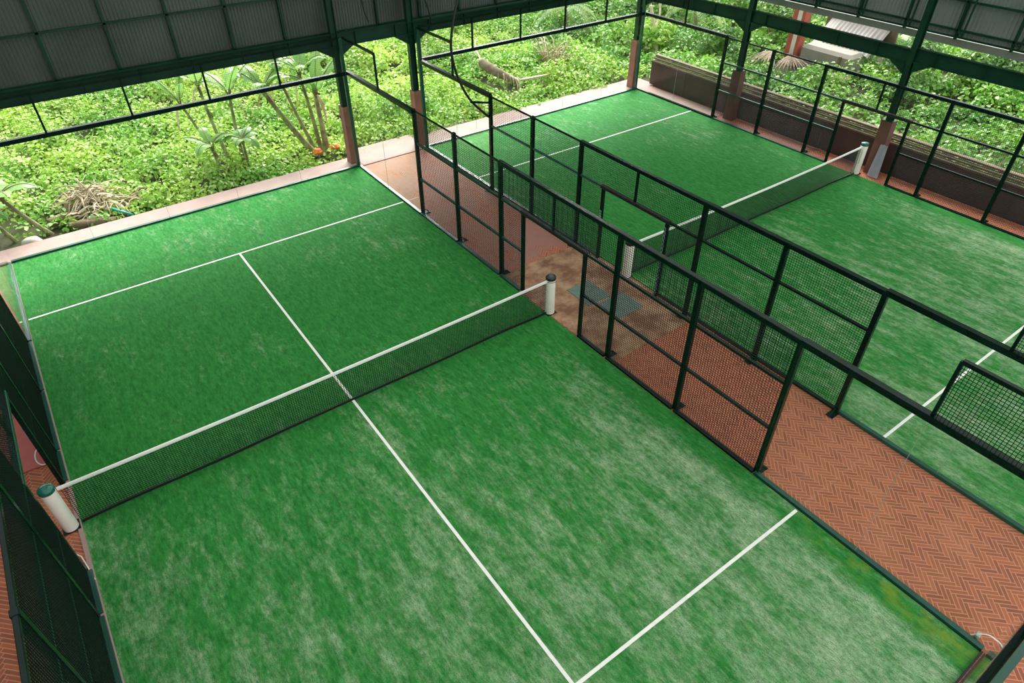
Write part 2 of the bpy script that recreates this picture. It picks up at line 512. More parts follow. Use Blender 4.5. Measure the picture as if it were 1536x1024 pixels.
def net_post(x, y, label, cap='cap', marks=False, strap=False):
    t = thing('net_post', label, 'net post', (x, y, 0), 'white net posts')
    mb = MB(); mb.lathe((x, y, 0), [(0.112, 0.02), (0.115, 0.03), (0.115, 0.95), (0.112, 0.965)]); mb.build('post_body', M['post'], t)
    mb = MB(); mb.lathe((x, y, 0), [(0.121, 0.962), (0.124, 0.975), (0.124, 1.02), (0.11, 1.04), (0.04, 1.055)]); c = mb.build('post_cap', M[cap], t)
    c['label'] = 'black cap' if cap == 'blackcap' else 'dark green cap'
    mb = MB(); mb.box((x, y, 0.018), (0.27, 0.25, 0.02), bev=.006); mb.build('base_plate', M['paint'], t)
    if strap:
        mb = MB(); ring = []
        for k in range(25):
            a = 2 * PI * k / 24
            ring.append((x + .119 * math.cos(a), y + .119 * math.sin(a), 0.90 + 0.03 * math.cos(a + 2.4)))
        mb.tube(ring, 0.007, 6); mb.build('strap', M['black'], t)
    if marks:
        mb = MB()
        for k in range(9):
            z = 0.40 + k * 0.05; a = math.radians(205)
            px, py = x + .116 * math.cos(a), y + .116 * math.sin(a)
            mb.box((px, py, z), (0.006, 0.035, 0.008), a)
            mb.box((px + .012 * math.sin(a), py - .012 * math.cos(a), z + .015), (0.006, 0.008, 0.03), a)
        o = mb.build('dark_lettering', M['blackcap'], t)
    return t
net_post(10.09, 0, 'white net post with black cap and strap beside the open gate of the near court', 'blackcap', strap=True)
net_post(-0.15, 0, 'white net post with shiny green cap at the left edge of the near court')
net_post(X2 - 0.09, Y2, 'white net post seen through the wire mesh beside the far court gate', 'blackcap')
net_post(X2 + 10.09, Y2, 'white net post with green cap in front of the brown low wall', marks=True)

# ------------------------------------------------------------------ mesh fences
def ringlink(mb, c, R, r, axis, seg=10):
    """one oval link lying in a plane: axis 'y' -> runs along y, 'z' -> runs along z"""
    pts = []
    for k in range(seg + 1):
        a = 2 * PI * k / seg
        p, q = math.cos(a) * R * 1.35, math.sin(a) * R * 0.75
        pts.append((c[0], c[1] + (p if axis == 'y' else q), c[2] + (q if axis == 'y' else p)))
    mb.tube(pts, r, 5)

def fence(cx, out, y0, H, label, inward, wr_=0.0030, thick=1.0, railm=None):
    """six mesh bays with an open gate at the net; cx = line of the posts, out = +1/-1 outward"""
    t = thing('mesh_fence', label, 'fence', (cx, y0, 0))
    s = H / 3.0
    Y = lambda v: y0 + v
    for y in (6, 4, 2, -2, -4, -6):
        mb = MB(); mb.box((cx, Y(y), H / 2 + .01), (0.09, 0.10, H + 0.06), bev=.008)
        p = mb.build('post', M['paint'], t)
        mb = MB(); mb.box((cx + out * 0.10, Y(y), 0.012), (0.26, 0.16, 0.016), bev=.004)
        mb.bar((cx + out * .05, Y(y), 0.14), (cx + out * .19, Y(y), 0.02), 0.012, 0.03)
        for q in (-.05, .05): mb.lathe((cx + out * .18, Y(y) + q, 0.02), [(0.014, 0), (0.014, 0.02), (0.008, 0.024)], 8)
        mb.build('foot_plate', M['paint'], p)
    # gate frame
    gz = 2.12 * s
    for y in (1.1, -1.05):
        mb = MB(); mb.box((cx, Y(y), gz / 2), (0.07, 0.08, gz), bev=.006); p = mb.build('gate_post', M['paint'], t)
        if y < 0:
            mb = MB()
            for k in range(17): ringlink(mb, (cx - inward * 0.052, Y(y) + .01, 0.12 + k * (gz - .2) / 17), 0.038, 0.0085, 'z')
            mb.build('cable_ties', M['chain'], p)['label'] = 'pale looped cable ties'
        else:
            mb = MB()
            for k in range(4): mb.box((cx - inward * 0.04, Y(y), gz * .58 + k * .07), (0.012, 0.06, 0.045))
            mb.build('hinge_plate', M['chain'], p)['label'] = 'pale metal hinge plate'
    mb = MB(); mb.box((cx, Y(0.025), gz), (0.09, 2.3, 0.09), bev=.01); gh = mb.build('gate_header', M[railm or 'black'], t)
    mb = MB()
    for k in range(20): ringlink(mb, (cx - inward * 0.05, Y(1.05 - k * 0.108), gz + .01 * (k % 2)), 0.036, 0.0065, 'y')
    mb.build('cable_ties', M['cable'], gh)
    mb = MB(); mb.box((cx, Y(0.02), (gz + H) / 2), (0.045, 0.045, H - gz)); mb.build('gate_strut', M['paint'], t)
    # rails
    for a, b, th in ((6, 4, .045), (4, 2, .045), (2, -2, .095), (-2, -4, .105), (-4, -6, .105)):
        th *= thick
        mb = MB(); mb.box((cx, Y((a + b) / 2), H - .005), (th, abs(a - b) + .02, th), bev=.008); mb.build('top_rail', M['paint'], t)
    for a, b in ((6, 4), (4, 2), (2, 1.1), (-1.05, -2), (-2, -4), (-4, -6)):
        for z in (2.12, 1.1):
            mb = MB(); mb.box((cx, Y((a + b) / 2), z * s), (0.06, abs(a - b) - .06, 0.055), bev=.006); mb.build('middle_rail', M[railm] if railm else M['teal'] if a > 0 else M['paint'], t)
        mb = MB(); mb.box((cx + inward * .055, Y((a + b) / 2), 0.03), (0.09, abs(a - b) - .06, 0.06), bev=.006); mb.build('bottom_rail', M[railm] if railm else M['teal'] if a > 1.5 else M['paint'], t)  # far bays use teal to colour in the pale highlight on the rail
    # wire panels
    for a, b in ((6, 4), (4, 2), (2, 1.1), (-1.05, -2), (-2, -4), (-4, -6)):
        mb = MB(); mb.wires((cx + inward * .03, Y(b), 0.05), (0, 1, 0), a - b, H - .08, r=wr_); mb.build('wire_mesh', M['wire'], t)
    mb = MB(); mb.wires((cx + inward * .03, Y(-1.05), gz), (0, 1, 0), 2.15, H - .03 - gz); mb.build('wire_mesh', M['wire'], t)
    # the 1.1 to 2 bays beside the header
    return t
fence(10.12, 1, 0, 3.06, 'dark green mesh fence with open gate beside the white net post with black strap', -1)
fence(X2 - .09, -1, Y2, 2.9, 'dark green mesh fence between the brick walkway and the far court', 1)
fence(X2 + 10.1, 1, Y2, 2.9, 'dark green mesh fence in front of the brown low wall', -1, 0.0024)
fence(-0.12, -1, 0, 3.12, 'dark green mesh fence seen steeply from above at the left edge of the near court', 1, 0.0048, 0.6, 'teal')  # lighter teal rails and header stand in for tops lit from above

# ------------------------------------------------------------------ glass walls
def pane(mb, a, b, z0, z1, th=0.012):
    a, b = Vector((a[0], a[1], 0)), Vector((b[0], b[1], 0))
    d = (b - a).normalized(); nn = Vector((-d.y, d.x, 0)) * th / 2
    a2, b2 = a + d * .006, b - d * .006
    vs = []
    for z in (z0, z1):
        for p in (a2 - nn, b2 - nn, b2 + nn, a2 + nn): vs.append((p.x, p.y, z))
    mb.add(vs, [(3, 2, 1, 0), (4, 5, 6, 7), (0, 1, 5, 4), (1, 2, 6, 5), (2, 3, 7, 6), (3, 0, 4, 7)])

def glass_wall(a, b, H, label, upper, offs=(0, 0), base='paint', corner=None, up_ends=(True, True), npan=None, boff=None, wr_=0.0013, bw=0.09, upm='paint', edge=False):
    """panes every 2 m from a to b up to H, base and top rail, wire mesh from H to H+1 on the bays listed in upper"""
    t = thing('glass_wall', label, 'glass wall', (a[0], a[1], 0))
    va, vb = Vector((a[0], a[1], 0)), Vector((b[0], b[1], 0))
    Lg = (vb - va).length; d = (vb - va) / Lg
    n = npan or int(round(Lg / 2))
    o3 = Vector((offs[0], offs[1], 0))
    P = lambda u, z: va + d * (Lg * u / n) + Vector((0, 0, z))
    ob = Vector((boff[0], boff[1], 0)) if boff else o3 * .25
    mb = MB(); mb.bar(P(0, .035) + ob, P(n, .035) + ob, bw, 0.07); mb.build('base_rail', M[base], t)
    mb = MB(); mb.bar(P(0, H) + o3, P(n, H) + o3, 0.11, 0.11); mb.build('top_rail', M['paint'], t)
    for k in range(n):
        mb = MB(); pane(mb, P(k, 0), P(k + 1, 0), 0.05, H - .02); mb.build('glass_pane', M['glass'], t)
    for k in range(0 if edge else 1, n):
        mb = MB(); mb.bar(P(k, 0.05), P(k, H - .05), 0.007, 0.007); mb.build('joint_strip', M['joint'], t)
    ups = sorted(set(upper) | set(u + 1 for u in upper))
    for u in ups:
        if (u == 0 and not up_ends[0]) or (u == n and not up_ends[1]): continue
        mb = MB(); mb.bar(P(u, H) + o3, P(u, H + 1) + o3, 0.05, 0.05); mb.build('upright', M['paint'], t)
    for u in upper:
        mb = MB(); mb.bar(P(u, H + 1) + o3, P(u + 1, H + 1) + o3, 0.06, 0.06); mb.build('upper_rail', M[upm], t)
        mb = MB(); mb.wires(P(u, H) + o3, d, Lg / n, 1.0, r=wr_); mb.build('wire_mesh', M['wire'], t)
    if corner is not None:
        c = P(corner, 0)
        mb = MB(); mb.box((c.x + o3.x, c.y + o3.y, (H + 1) / 2), (0.10, 0.10, H + 1), bev=.008); mb.build('corner_post', M['teal'], t)
    return t
H2 = 2.92
glass_wall((0, 10.03), (10.03, 10.03), 3.0, 'clear glass wall closing the vegetation end of the near court', (0, 1, 2, 3, 4), (0, .06), 'teal', 5)
glass_wall((10.04, 10.0), (10.04, 6.0), 3.03, 'clear glass corner panes between the near court and the walkway at the vegetation end', (0,), (.06, 0), 'teal', up_ends=(False, True))
glass_wall((10.04, -6.0), (10.04, -10.0), 3.06, 'clear glass panes with a mesh top beside the bare herringbone walkway, near court side', (1,), (.08, 0), 'teal', wr_=.0036)
glass_wall((-0.04, 10.0), (-0.04, 6.0), 3.0, 'clear glass corner panes at the left end of the near court, by the heap of dead leaves', (), (-.06, 0), 'teal')
glass_wall((10.0, -10.04), (0.0, -10.04), 3.0, 'clear glass wall directly below the camera with ribbed mesh top', (0, 1, 2, 3, 4), (0, -.06), 'black', boff=(0, .025), wr_=.0045, bw=.03, upm='teal', edge=True)
glass_wall((X2, Y2 + 10.03), (X2 + 10.03, Y2 + 10.03), H2, 'clear glass wall closing the vegetation end of the far court', (0, 1, 2, 3, 4), (0, .06), 'teal', 5)
glass_wall((X2 - .04, Y2 + 10.0), (X2 - .04, Y2 + 6.0), H2, 'clear glass corner panes of the far court beside the curved black pipe', (0,), (-.05, 0), 'teal', 0)
glass_wall((X2 - .04, Y2 - 6.0), (X2 - .04, Y2 - 10.0), H2, 'clear glass panes of the far court at the wide end of the walkway', (1,), (-.05, 0), 'teal', wr_=.0036)
glass_wall((X2 + 10.04, Y2 + 10.0), (X2 + 10.04, Y2 + 6.0), H2, 'clear glass corner panes mirroring the turf in front of the end of the low wall', (0,), (.06, 0), 'paint', up_ends=(False, True))

# ------------------------------------------------------------------ columns, beams, low wall
def column(x, y, label, ph=1.9, pw=0.26, pd=0.30, top=11.2, pm='plinth'):
    t = thing('support_column', label, 'column', (x, y, 0))
    mb = MB()
    rings = []
    for z, k in ((-0.1, 1.12), (0.10, 1.06), (0.3, 1.0), (ph, 1.0)):
        a, b = pw / 2 * k, pd / 2 * k
        rings.append([(x + p * a, y + q * b, z) for p, q in ((-1, -1), (1, -1), (1, 1), (-1, 1))])
    mb.loft(rings); mb.build('plinth', M[pm], t)
    mb = MB()   # H section
    w, dpt = 0.17, 0.19
    for q in (-1, 1): mb.box((x + q * dpt / 2, y, (ph + top) / 2), (0.014, w, top - ph))
    mb.box((x, y, (ph + top) / 2), (dpt, 0.012, top - ph))
    mb.build('steel_shaft', M['steel'], t)
    mb = MB(); mb.box((x, y, ph + .008), (pw * .98, pd * .98, 0.016)); mb.build('base_plate', M['steel'], t)
    return t
CA, CB, CC, R1, R2 = (10.03, 10.50), (12.58, 10.45), (22.80, 10.42), (23.32, 5.62), (23.32, -0.2)
column(*CA, 'green steel column on a brown plinth at the near court end of the walkway')
column(*CB, 'green steel column on a brown plinth at the far court side of the walkway')
column(*CC, 'green steel column on a brown plinth at the corner behind the far court')
column(*R1, 'green steel column on a tall brown plinth by the low wall, closer to the back corner', 1.78, 0.30, 0.36, pm='plinth_dark')
column(*R2, 'green steel column on a brown plinth behind the white net post by the low wall', 1.72, 0.30, 0.36, pm='plinth_dark')

def beam(a, b, z0, z1, label, ends=(True, True), plates=1.35):
    t = thing('steel_beam', label, 'beam', (a[0], a[1], z0))
    va, vb = Vector((a[0], a[1], 0)), Vector((b[0], b[1], 0))
    Lg = (vb - va).length; d = (vb - va) / Lg; nn = Vector((-d.y, d.x, 0))
    zc = (z0 + z1) / 2; h = z1 - z0
    mb = MB()
    Z = lambda z: Vector((0, 0, z))
    mb.bar(va + Z(zc), vb + Z(zc), 0.012, h)
    mb.bar(va + Z(z0), vb + Z(z0), 0.15, 0.016); mb.bar(va + Z(z1), vb + Z(z1), 0.15, 0.016)
    mb.build('web', M['steel'], t)
    mb = MB()
    k = plates * .5
    while k < Lg - .4:
        p = va + d * k
        mb.bar(p - nn * .07 + Z(zc), p + nn * .07 + Z(zc), 0.014, h * .96); k += plates
    mb.build('stiffener', M['steel'], t)
    for e, base, dd in ((ends[0], va, d), (ends[1], vb, -d)):
        if not e: continue
        mb = MB()
        pr = [base + dd * .12 + Z(z0), base + dd * .62 + Z(z0), base + dd * .12 + Z(z0 - .30)]
        mb.loft([[p + nn * s for p in pr] for s in (-.07, .07)])
        mb.build('haunch', M['steel'], t)
    return t
beam((-4.2, 10.52), CA, 3.68, 4.03, 'green steel beam over the back of the near court, under grey corrugated cladding', (False, True))
beam(CA, CB, 3.68, 4.03, 'short green steel beam over the end of the walkway')
beam(CB, CC, 3.66, 4.01, 'green steel beam over the back of the far court', (True, True))
beam(CC, R1, 3.40, 3.78, 'green steel beam above the low wall, between the back corner and the next column')
beam(R1, R2, 3.42, 3.80, 'green steel beam above the low wall, in front of the ruined hut')
beam(R2, (23.32, -9.0), 3.48, 3.86, 'green steel beam above the low wall, running on towards the right edge', (True, False))

t = thing('low_wall', 'dark brown low wall with stepped slats on top beside the far court', 'wall', (23.75, 0, 0))
m = MB(); m.box((23.82, -0.6, 0.40), (0.16, 21.8, 1.0)); m.build('wall_body', M['parapet'], t)
for k in range(3):
    m = MB(); m.box((23.80 + .09 * k, -0.6, 0.93 + .10 * k), (0.16, 21.8, 0.07), bev=.012); m.build('slat', M['slat'], t)
m = MB()
for y in np.arange(-10.5, 10.2, 2.1): m.box((23.735, y, 0.45), (0.02, 0.03, 0.85))
m.build('wall_joint', M['parapet'], t)

# ------------------------------------------------------------------ small things on the slab
def rubber_mat(x, y, w, d, label):
    t = thing('door_mat', label, 'mat', (x, y, 0.014))
    mb = MB(); mb.box((x, y, 0.022), (w, d, 0.016), bev=.004); mb.build('mat_body', M['mat'], t)
    mb = MB()
    for k in range(12): mb.box((x, y - d / 2 + d * (k + .5) / 12, 0.031), (w * .94, d / 40, 0.004))
    mb.build('mat_ribs', M['mat'], t)
rubber_mat(11.36, 0.05, 0.72, 0.82, 'grey green rubber mat on the brown concrete, further from the camera')
rubber_mat(11.62, -0.80, 0.86, 0.72, 'grey green rubber mat on the brown concrete, closer to the camera')

t = thing('red_mat', 'rose red mat with white marking on the floor left of the near court', 'mat', (-0.62, 2.6, 0.01))
m = MB(); m.box((-0.62, 2.6, 0.02), (0.78, 1.6, 0.03), bev=.006); m.build('mat_body', M['redmat'], t)
m = MB(); m.tube([(-.30 - .13 * math.sin(a), 2.05 + .28 * math.cos(a), 0.04) for a in np.linspace(0.0, PI, 14)], 0.012, 5)
for k in range(6): m.box((-.36, 2.36 + k * .06, 0.038), (0.07, 0.03, 0.004), .4)
m.build('white_marking', M['whitecable'], t)

tag((lambda mb: (mb.tube([(-.30, -.30, .03), (-.26, -.50, .03), (-.12, -.72, .03), (-.07, -1.0, .03), (-.02, -1.3, .03)], 0.010, 6), mb.build('white_cable', M['whitecable']))[1])(MB()),
    'thin white cable on the floor below the green capped net post', 'cable')
mb = MB(); pts = []
for k in range(15):
    a = PI * k / 14
    pts.append((10.12 + 0.19 * k / 14, -9.78 - 0.34 * k / 14, 0.03 + 0.15 * math.sin(a)))
mb.tube(pts, 0.009, 6)
tag(mb.build('cable_hoop', M['whitecable']), 'white cable bent into a hoop at the near corner of the walkway glass', 'cable')
mb = MB(); mb.tube([(10.17, -9.86, .02), (10.17, -9.86, .10)], 0.035, 8); mb.box((10.17, -9.86, .11), (.10, .06, .03), bev=.005)
tag(mb.build('glass_clamp', M['joint']), 'small steel clamp on the base rail under the white cable hoop', 'clamp')

t = thing('curved_pipe', 'curved black pipe bracketed to the first far court fence post', 'pipe', (12.63, 6.05, 2.3))
def spline(pts, n=6):
    pts = [Vector(p) for p in pts]; out = []
    for i in range(len(pts) - 1):
        p0, p1, p2, p3 = pts[max(i - 1, 0)], pts[i], pts[i + 1], pts[min(i + 2, len(pts) - 1)]
        for k in range(n):
            u = k / n
            out.append(0.5 * ((2 * p1) + (p2 - p0) * u + (2 * p0 - 5 * p1 + 4 * p2 - p3) * u * u + (3 * p1 - p0 - 3 * p2 + p3) * u ** 3))
    out.append(pts[-1]); return out
m = MB(); m.tube(spline([(12.60, 6.1, 2.30), (12.06, 6.15, 2.84), (11.73, 6.17, 3.40), (11.55, 6.18, 3.96), (11.51, 6.18, 4.56), (11.78, 6.18, 5.48), (12.3, 6.18, 6.4), (13.2, 6.18, 7.2), (14.3, 6.18, 7.6)]), 0.035, 8)
m.build('pipe', M['cable'], t)
m = MB(); m.bar((12.60, 6.08, 2.72), (12.0, 6.12, 2.85), 0.05, 0.05); m.build('bracket', M['paint'], t)
m = MB(); m.tube([(14.2, 6.18, 7.55), (14.6, 6.18, 7.58)], [0.06, 0.16], 10); m.build('lamp_head', M['cable'], t)

mb = MB(); mb.tube(spline([(12.72, 10.3, 5.35), (13.05, 10.3, 4.75), (13.25, 10.3, 4.2), (13.32, 10.35, 3.75)]), 0.022, 6)
tag(mb.build('hanging_cable', M['cable']), 'black cable curving down beside the column at the far court side of the walkway', 'cable')
mb = MB(); mb.tube(spline([(11.1, 10.6, 5.2), (11.15, 10.6, 4.6), (11.28, 10.6, 4.15)]), 0.018, 6)
tag(mb.build('hanging_cable', M['cable']), 'short black cable hanging over the end of the walkway', 'cable')
t = thing('leaning_board', 'pale grey board leaning behind the net post by the low wall', 'board', (23.1, -0.42, 0))
m = MB(); m.loft([[(22.96 , -0.26, .02), (22.98, -0.60, .02), (23.02, -0.60, .02), (23.0, -0.26, .02)], [(23.13, -0.28, 1.02), (23.15, -0.50, 1.02), (23.165, -0.50, 1.02), (23.145, -0.28, 1.02)]])
m.build('board_panel', M['board'], t)
m = MB(); m.bar((22.95, -0.43, .02), (23.12, -0.39, 1.05), 0.02, 0.03); m.build('board_batten', M['board'], t)
mb = MB(); mb.tube(spline([(22.93, 2.05, .04), (23.25, 2.0, .05), (23.5, 1.8, .05)]), 0.02, 6)
tag(mb.build('fallen_stick', M['drybark']), 'brown stick lying on the pavement beside the low wall', 'stick')

# ------------------------------------------------------------------ camera (before the planting: the planting stops where the lens cannot reach)
CAM = (1.9018, -9.7688, 9.5035)
EUL = (0.8857212, 0.0012193, -0.6286116)
FPX = 999.83
cd = bpy.data.cameras.new('camera'); cam = bpy.data.objects.new('camera', cd); COL.objects.link(cam)
cam.location = CAM; cam.rotation_euler = EUL
cd.sensor_width = 36.0; cd.lens = FPX / 1536 * 36.0; cd.clip_start = 0.05; cd.clip_end = 400
SC.camera = cam
from mathutils import Euler
RM = np.array(Euler(EUL).to_matrix())

# ------------------------------------------------------------------ foliage
def leaf_object(name, mat, P, N, size, parent=None, aspect=0.62, droop=0.15, loc=None):
    """one mesh of folded six-point leaves at P facing N"""
    n = len(P)
    T = RNG.normal(size=(n, 3)); T -= N * (T * N).sum(1, keepdims=True); T /= np.linalg.norm(T, axis=1, keepdims=True)
    B = np.cross(N, T)
    s = size[:, None]
    base = org(parent) if parent else Vector(loc or (0, 0, 0))
    P = P - np.array(base)
    w = aspect * s
    V = np.empty((n, 6, 3))
    V[:, 0] = P - T * s * .5
    V[:, 1] = P - T * s * .22 + B * w * .42 + N * s * .10
    V[:, 2] = P + T * s * .15 + B * w * .38 + N * s * .08
    V[:, 3] = P + T * s * .5 - N * s * droop
    V[:, 4] = P + T * s * .15 - B * w * .38 + N * s * .08
    V[:, 5] = P - T * s * .22 - B * w * .42 + N * s * .10
    idx = (np.arange(n)[:, None] * 6)
    F = np.stack([np.concatenate([idx, idx + 3, idx + 2, idx + 1], 1), np.concatenate([idx, idx + 5, idx + 4, idx + 3], 1)], 1).reshape(-1)
    me = bpy.data.meshes.new(name)
    me.vertices.add(n * 6); me.vertices.foreach_set('co', V.reshape(-1).astype(np.float32))
    me.loops.add(len(F)); me.loops.foreach_set('vertex_index', F.astype(np.int32))
    me.polygons.add(n * 2); me.polygons.foreach_set('loop_start', np.arange(0, n * 8, 4, dtype=np.int32))
    me.materials.append(mat); me.update(calc_edges=True)
    o = bpy.data.objects.new(name, me); COL.objects.link(o)
    if parent: o.parent = parent
    else: o.location = base
    ORG[o.name] = Vector(base)
    return o

def in_view(x, y, z=0.3, margin=300):
    d = (np.stack([x, y, np.full_like(x, z)], 1) - np.array(CAM)) @ RM
    u = 768 + FPX * d[:, 0] / -d[:, 2]; v = 512 - FPX * d[:, 1] / -d[:, 2]
    return (d[:, 2] < -1) & (u > -margin) & (u < 1536 + margin) & (v > -margin) & (v < 1024 + margin)

def unit(a): return a / np.linalg.norm(a, axis=1, keepdims=True)

HZ = np.vectorize(hz)
def undergrowth(name, label, mat, region, nclump, per, size, seed):
    global RNG
    RNG = np.random.default_rng(seed)
    x0, x1, y0, y1 = region
    cx = RNG.uniform(x0, x1, nclump); cy = RNG.uniform(y0, y1, nclump)
    k = in_view(cx, cy)
    k &= ~((cx < 24.15) & (cy < 11.15 + .25 * np.sin(cx * 1.3) + np.where((cx > 9.8) & (cx < 16), .35, 0) - np.where(cx > 16.5, .2, 0)))
    k &= ~((cx < 24.15) & (cx > -20) & (cy < 10.7))
    # bare, littered patch outside the left corner
    k &= ~((cx < 3.4) & (cx > -2) & (cy < 13.1 - .25 * cx) & (RNG.random(nclump) < .62))
    for zx, zy, zr in ((21.9, 14.5, 1.1), (18.6, 13.6, .75), (18.3, 14.5, .6), (9.5, 12.1, .55), (30.1, 8.3, 1.0)):
        k &= np.hypot(cx - zx, cy - zy) > zr
    cx, cy = cx[k], cy[k]
    dist = np.hypot(cx - CAM[0], cy - CAM[1])
    R = RNG.uniform(.26, .58, len(cx)) * (1 + .012 * dist)
    Hh = RNG.uniform(.22, .82, len(cx)) * np.clip((np.minimum(np.abs(cy - 10.9) + np.where(cx > 24, 9, 0), 2.0) + 1.2) / 3.2, .3, 1) * (1 + .010 * dist) * (0.85 + .35 * np.sin(cx * .8) * np.cos(cy * .7))
    m_ = np.repeat(np.arange(len(cx)), per)
    a = RNG.uniform(0, 2 * PI, len(m_)); q = np.sqrt(RNG.random(len(m_)))
    px = cx[m_] + R[m_] * q * np.cos(a); py = cy[m_] + R[m_] * q * np.sin(a)
    pz = HZ(cx, cy)[m_] + Hh[m_] * np.sqrt(np.maximum(0, 1 - q ** 2)) * RNG.uniform(.55, 1.1, len(m_)) + .03
    keep = ~((px < 24.0) & (py < 10.95)) & ~((px < 24.02) & (py < 10.6))
    px, py, pz, m_, a, q = px[keep], py[keep], pz[keep], m_[keep], a[keep], q[keep]
    P = np.stack([px, py, pz], 1)
    N = unit(np.stack([q * np.cos(a), q * np.sin(a), np.full_like(q, .9)], 1) + RNG.normal(scale=.38, size=P.shape))
    sz = size * RNG.uniform(.6, 1.25, len(P)) * (0.75 + .018 * np.hypot(px - CAM[0], py - CAM[1]))
    o = leaf_object(name, mat, P, N, sz, aspect=.85)
    tag(o, label, 'undergrowth', kind='stuff')
    return o
undergrowth('leafy_undergrowth', 'bright yellow green leafy ground cover behind the courts', M['ground_leaf'], (-8, 24.5, 10.9, 45), 6200, 52, .112, 3)
undergrowth('leafy_undergrowth', 'fresh green leafy ground cover beyond the low wall', M['ground_leaf2'], (24.4, 62, -14, 45), 5600, 56, .128, 4)

def bush(x, y, r, h, label, mat='bush_leaf', n=1400, size=.16, trunk=False, z0=None, group=None, cat='bush', name='leafy_bush', asp=.6):
    z = (hz(x, y) if z0 is None else z0)
    t = thing(name, label, cat, (x, y, z), group)
    k = 9
    c = np.stack([RNG.normal(scale=r * .45, size=k), RNG.normal(scale=r * .45, size=k), RNG.uniform(.35, .85, k) * h], 1)
    i = RNG.integers(0, k, n)
    D = unit(RNG.normal(size=(n, 3))); D[:, 2] = np.abs(D[:, 2]) * 1.1 - .25; D = unit(D)
    P = c[i] + D * np.array([r * .55, r * .55, h * .30]) * RNG.uniform(.6, 1.05, (n, 1))
    P[:, 2] = np.maximum(P[:, 2], .03)
    P += np.array([x, y, z])
    leaf_object('foliage', M[mat], P, unit(D + RNG.normal(scale=.5, size=(n, 3)) + np.array([0, 0, .4])), size * RNG.uniform(.6, 1.3, n), t, aspect=asp)
    mb = MB()
    for q in range(4):
        e = c[q]
        mb.tube(spline([(x, y, z - .1), (x + e[0] * .3, y + e[1] * .3, z + e[2] * .5), (x + e[0], y + e[1], z + e[2] * 1.1)], 4), [0.05 * h / 2 + .02] * 4 + [0.02] * 4 + [.012], 6)
    mb.build('branches', M['bark'], t)
    return t

def blade(mb, root, az, length, width, rise, droop, fold=.25, tears=True):
    """arched banana leaf blade with folded midrib"""
    d = Vector((math.cos(az), math.sin(az), 0)); s = Vector((-d.y, d.x, 0)); n = 12
    ctr = []
    for k in range(n + 1):
        u = k / n
        ctr.append(Vector(root) + d * (length * u * (1 - .25 * droop * u)) + Vector((0, 0, rise * u - droop * length * u * u * .75)))
    L, R = [], []
    for k in range(n + 1):
        u = k / n
        w = width * (math.sin(PI * min(1, .12 + .88 * u) ** .8) ** .7 if u < 1 else 0.02)
        if tears and k % 3 == 2: w *= random.uniform(.62, .95)
        w = max(w, .01)
        lift = Vector((0, 0, fold * w))
        L.append(ctr[k] + s * w - lift * random.uniform(.5, 1.6)); R.append(ctr[k] - s * w - lift * random.uniform(.5, 1.6))
    vs = ctr + L + R; m1 = n + 1
    fs = []
    for k in range(n):
        fs.append((k, k + 1, m1 + k + 1, m1 + k)); fs.append((k, 2 * m1 + k, 2 * m1 + k + 1, k + 1))
    mb.add(vs, fs, True)
    return ctr

def banana(base, tip, label, nleaf=5, ll=1.6, lw=.24, rad=.085, group='banana plants outside the back of the near court', up=1.6, mat='banana_leaf', fan=None):
    base, tip = Vector(base), Vector(tip)
    base.z = hz(base.x, base.y) - .05
    t = thing('banana_plant', label, 'banana plant', base, group)
    mid = (base + tip) / 2 + Vector((random.uniform(-.06, .06), random.uniform(-.06, .06), -.06))
    mb = MB(); sp = spline([base, mid, tip], 6)
    mb.tube(sp, [rad * (1.45 - .75 * k / (len(sp) - 1)) for k in range(len(sp))], 9); mb.build('stem', M['stem'], t)
    a0 = random.uniform(0, 6)
    for k in range(nleaf):
        az = a0 + k * 2.4 + random.uniform(-.3, .3) if fan is None else fan[k % len(fan)]
        mb = MB()
        l = ll * random.uniform(.75, 1.15)
        st = tip + Vector((math.cos(az), math.sin(az), 0)) * .10 + Vector((0, 0, .22))
        c = blade(mb, st, az, l, lw * random.uniform(.8, 1.15), up * l * random.uniform(.5, 1.0), random.uniform(.6, 1.15))
        lf = mb.build('leaf', M[mat], t)
        mb = MB(); mb.tube([tip - Vector((0, 0, .1)), st] + [p + Vector((0, 0, .004)) for p in c[1:-1]], [rad * .5, .022] + [.016 - .001 * q for q in range(len(c) - 2)], 5)
        mb.build('midrib', M['stem'], lf)
    if (tip - base).length > 1.5:
        for k in range(2):
            mb = MB(); blade(mb, tip + Vector((0, 0, .05)), a0 + 1.1 + k * 2.7, random.uniform(.5, .7), .07, -.1, 1.9, .5)
            mb.build('dead_leaf', M['dry_leaf'], t)['label'] = 'dry hanging leaf'
    return t
# right-hand clump
G = None
banana((9.45, 12.35, 0), (8.25, 12.7, 2.05), 'leaning banana plant at the outer left of the clump by the walkway column', 6, 1.2)
banana((9.55, 12.5, 0), (8.95, 13.3, 2.45), 'thin tall banana plant second from the left in the clump by the walkway column', 5, 1.1, .2, .055)
banana((9.62, 12.2, 0), (9.6, 12.9, 2.3), 'banana plant with shredded hanging leaves in the middle of the clump by the walkway column', 5, 1.2, .2, .06)
banana((9.75, 12.0, 0), (9.85, 12.4, 1.75), 'upright banana plant with a dark peeling stem, rightmost of the clump by the column', 5, 1.3, .2, .085)
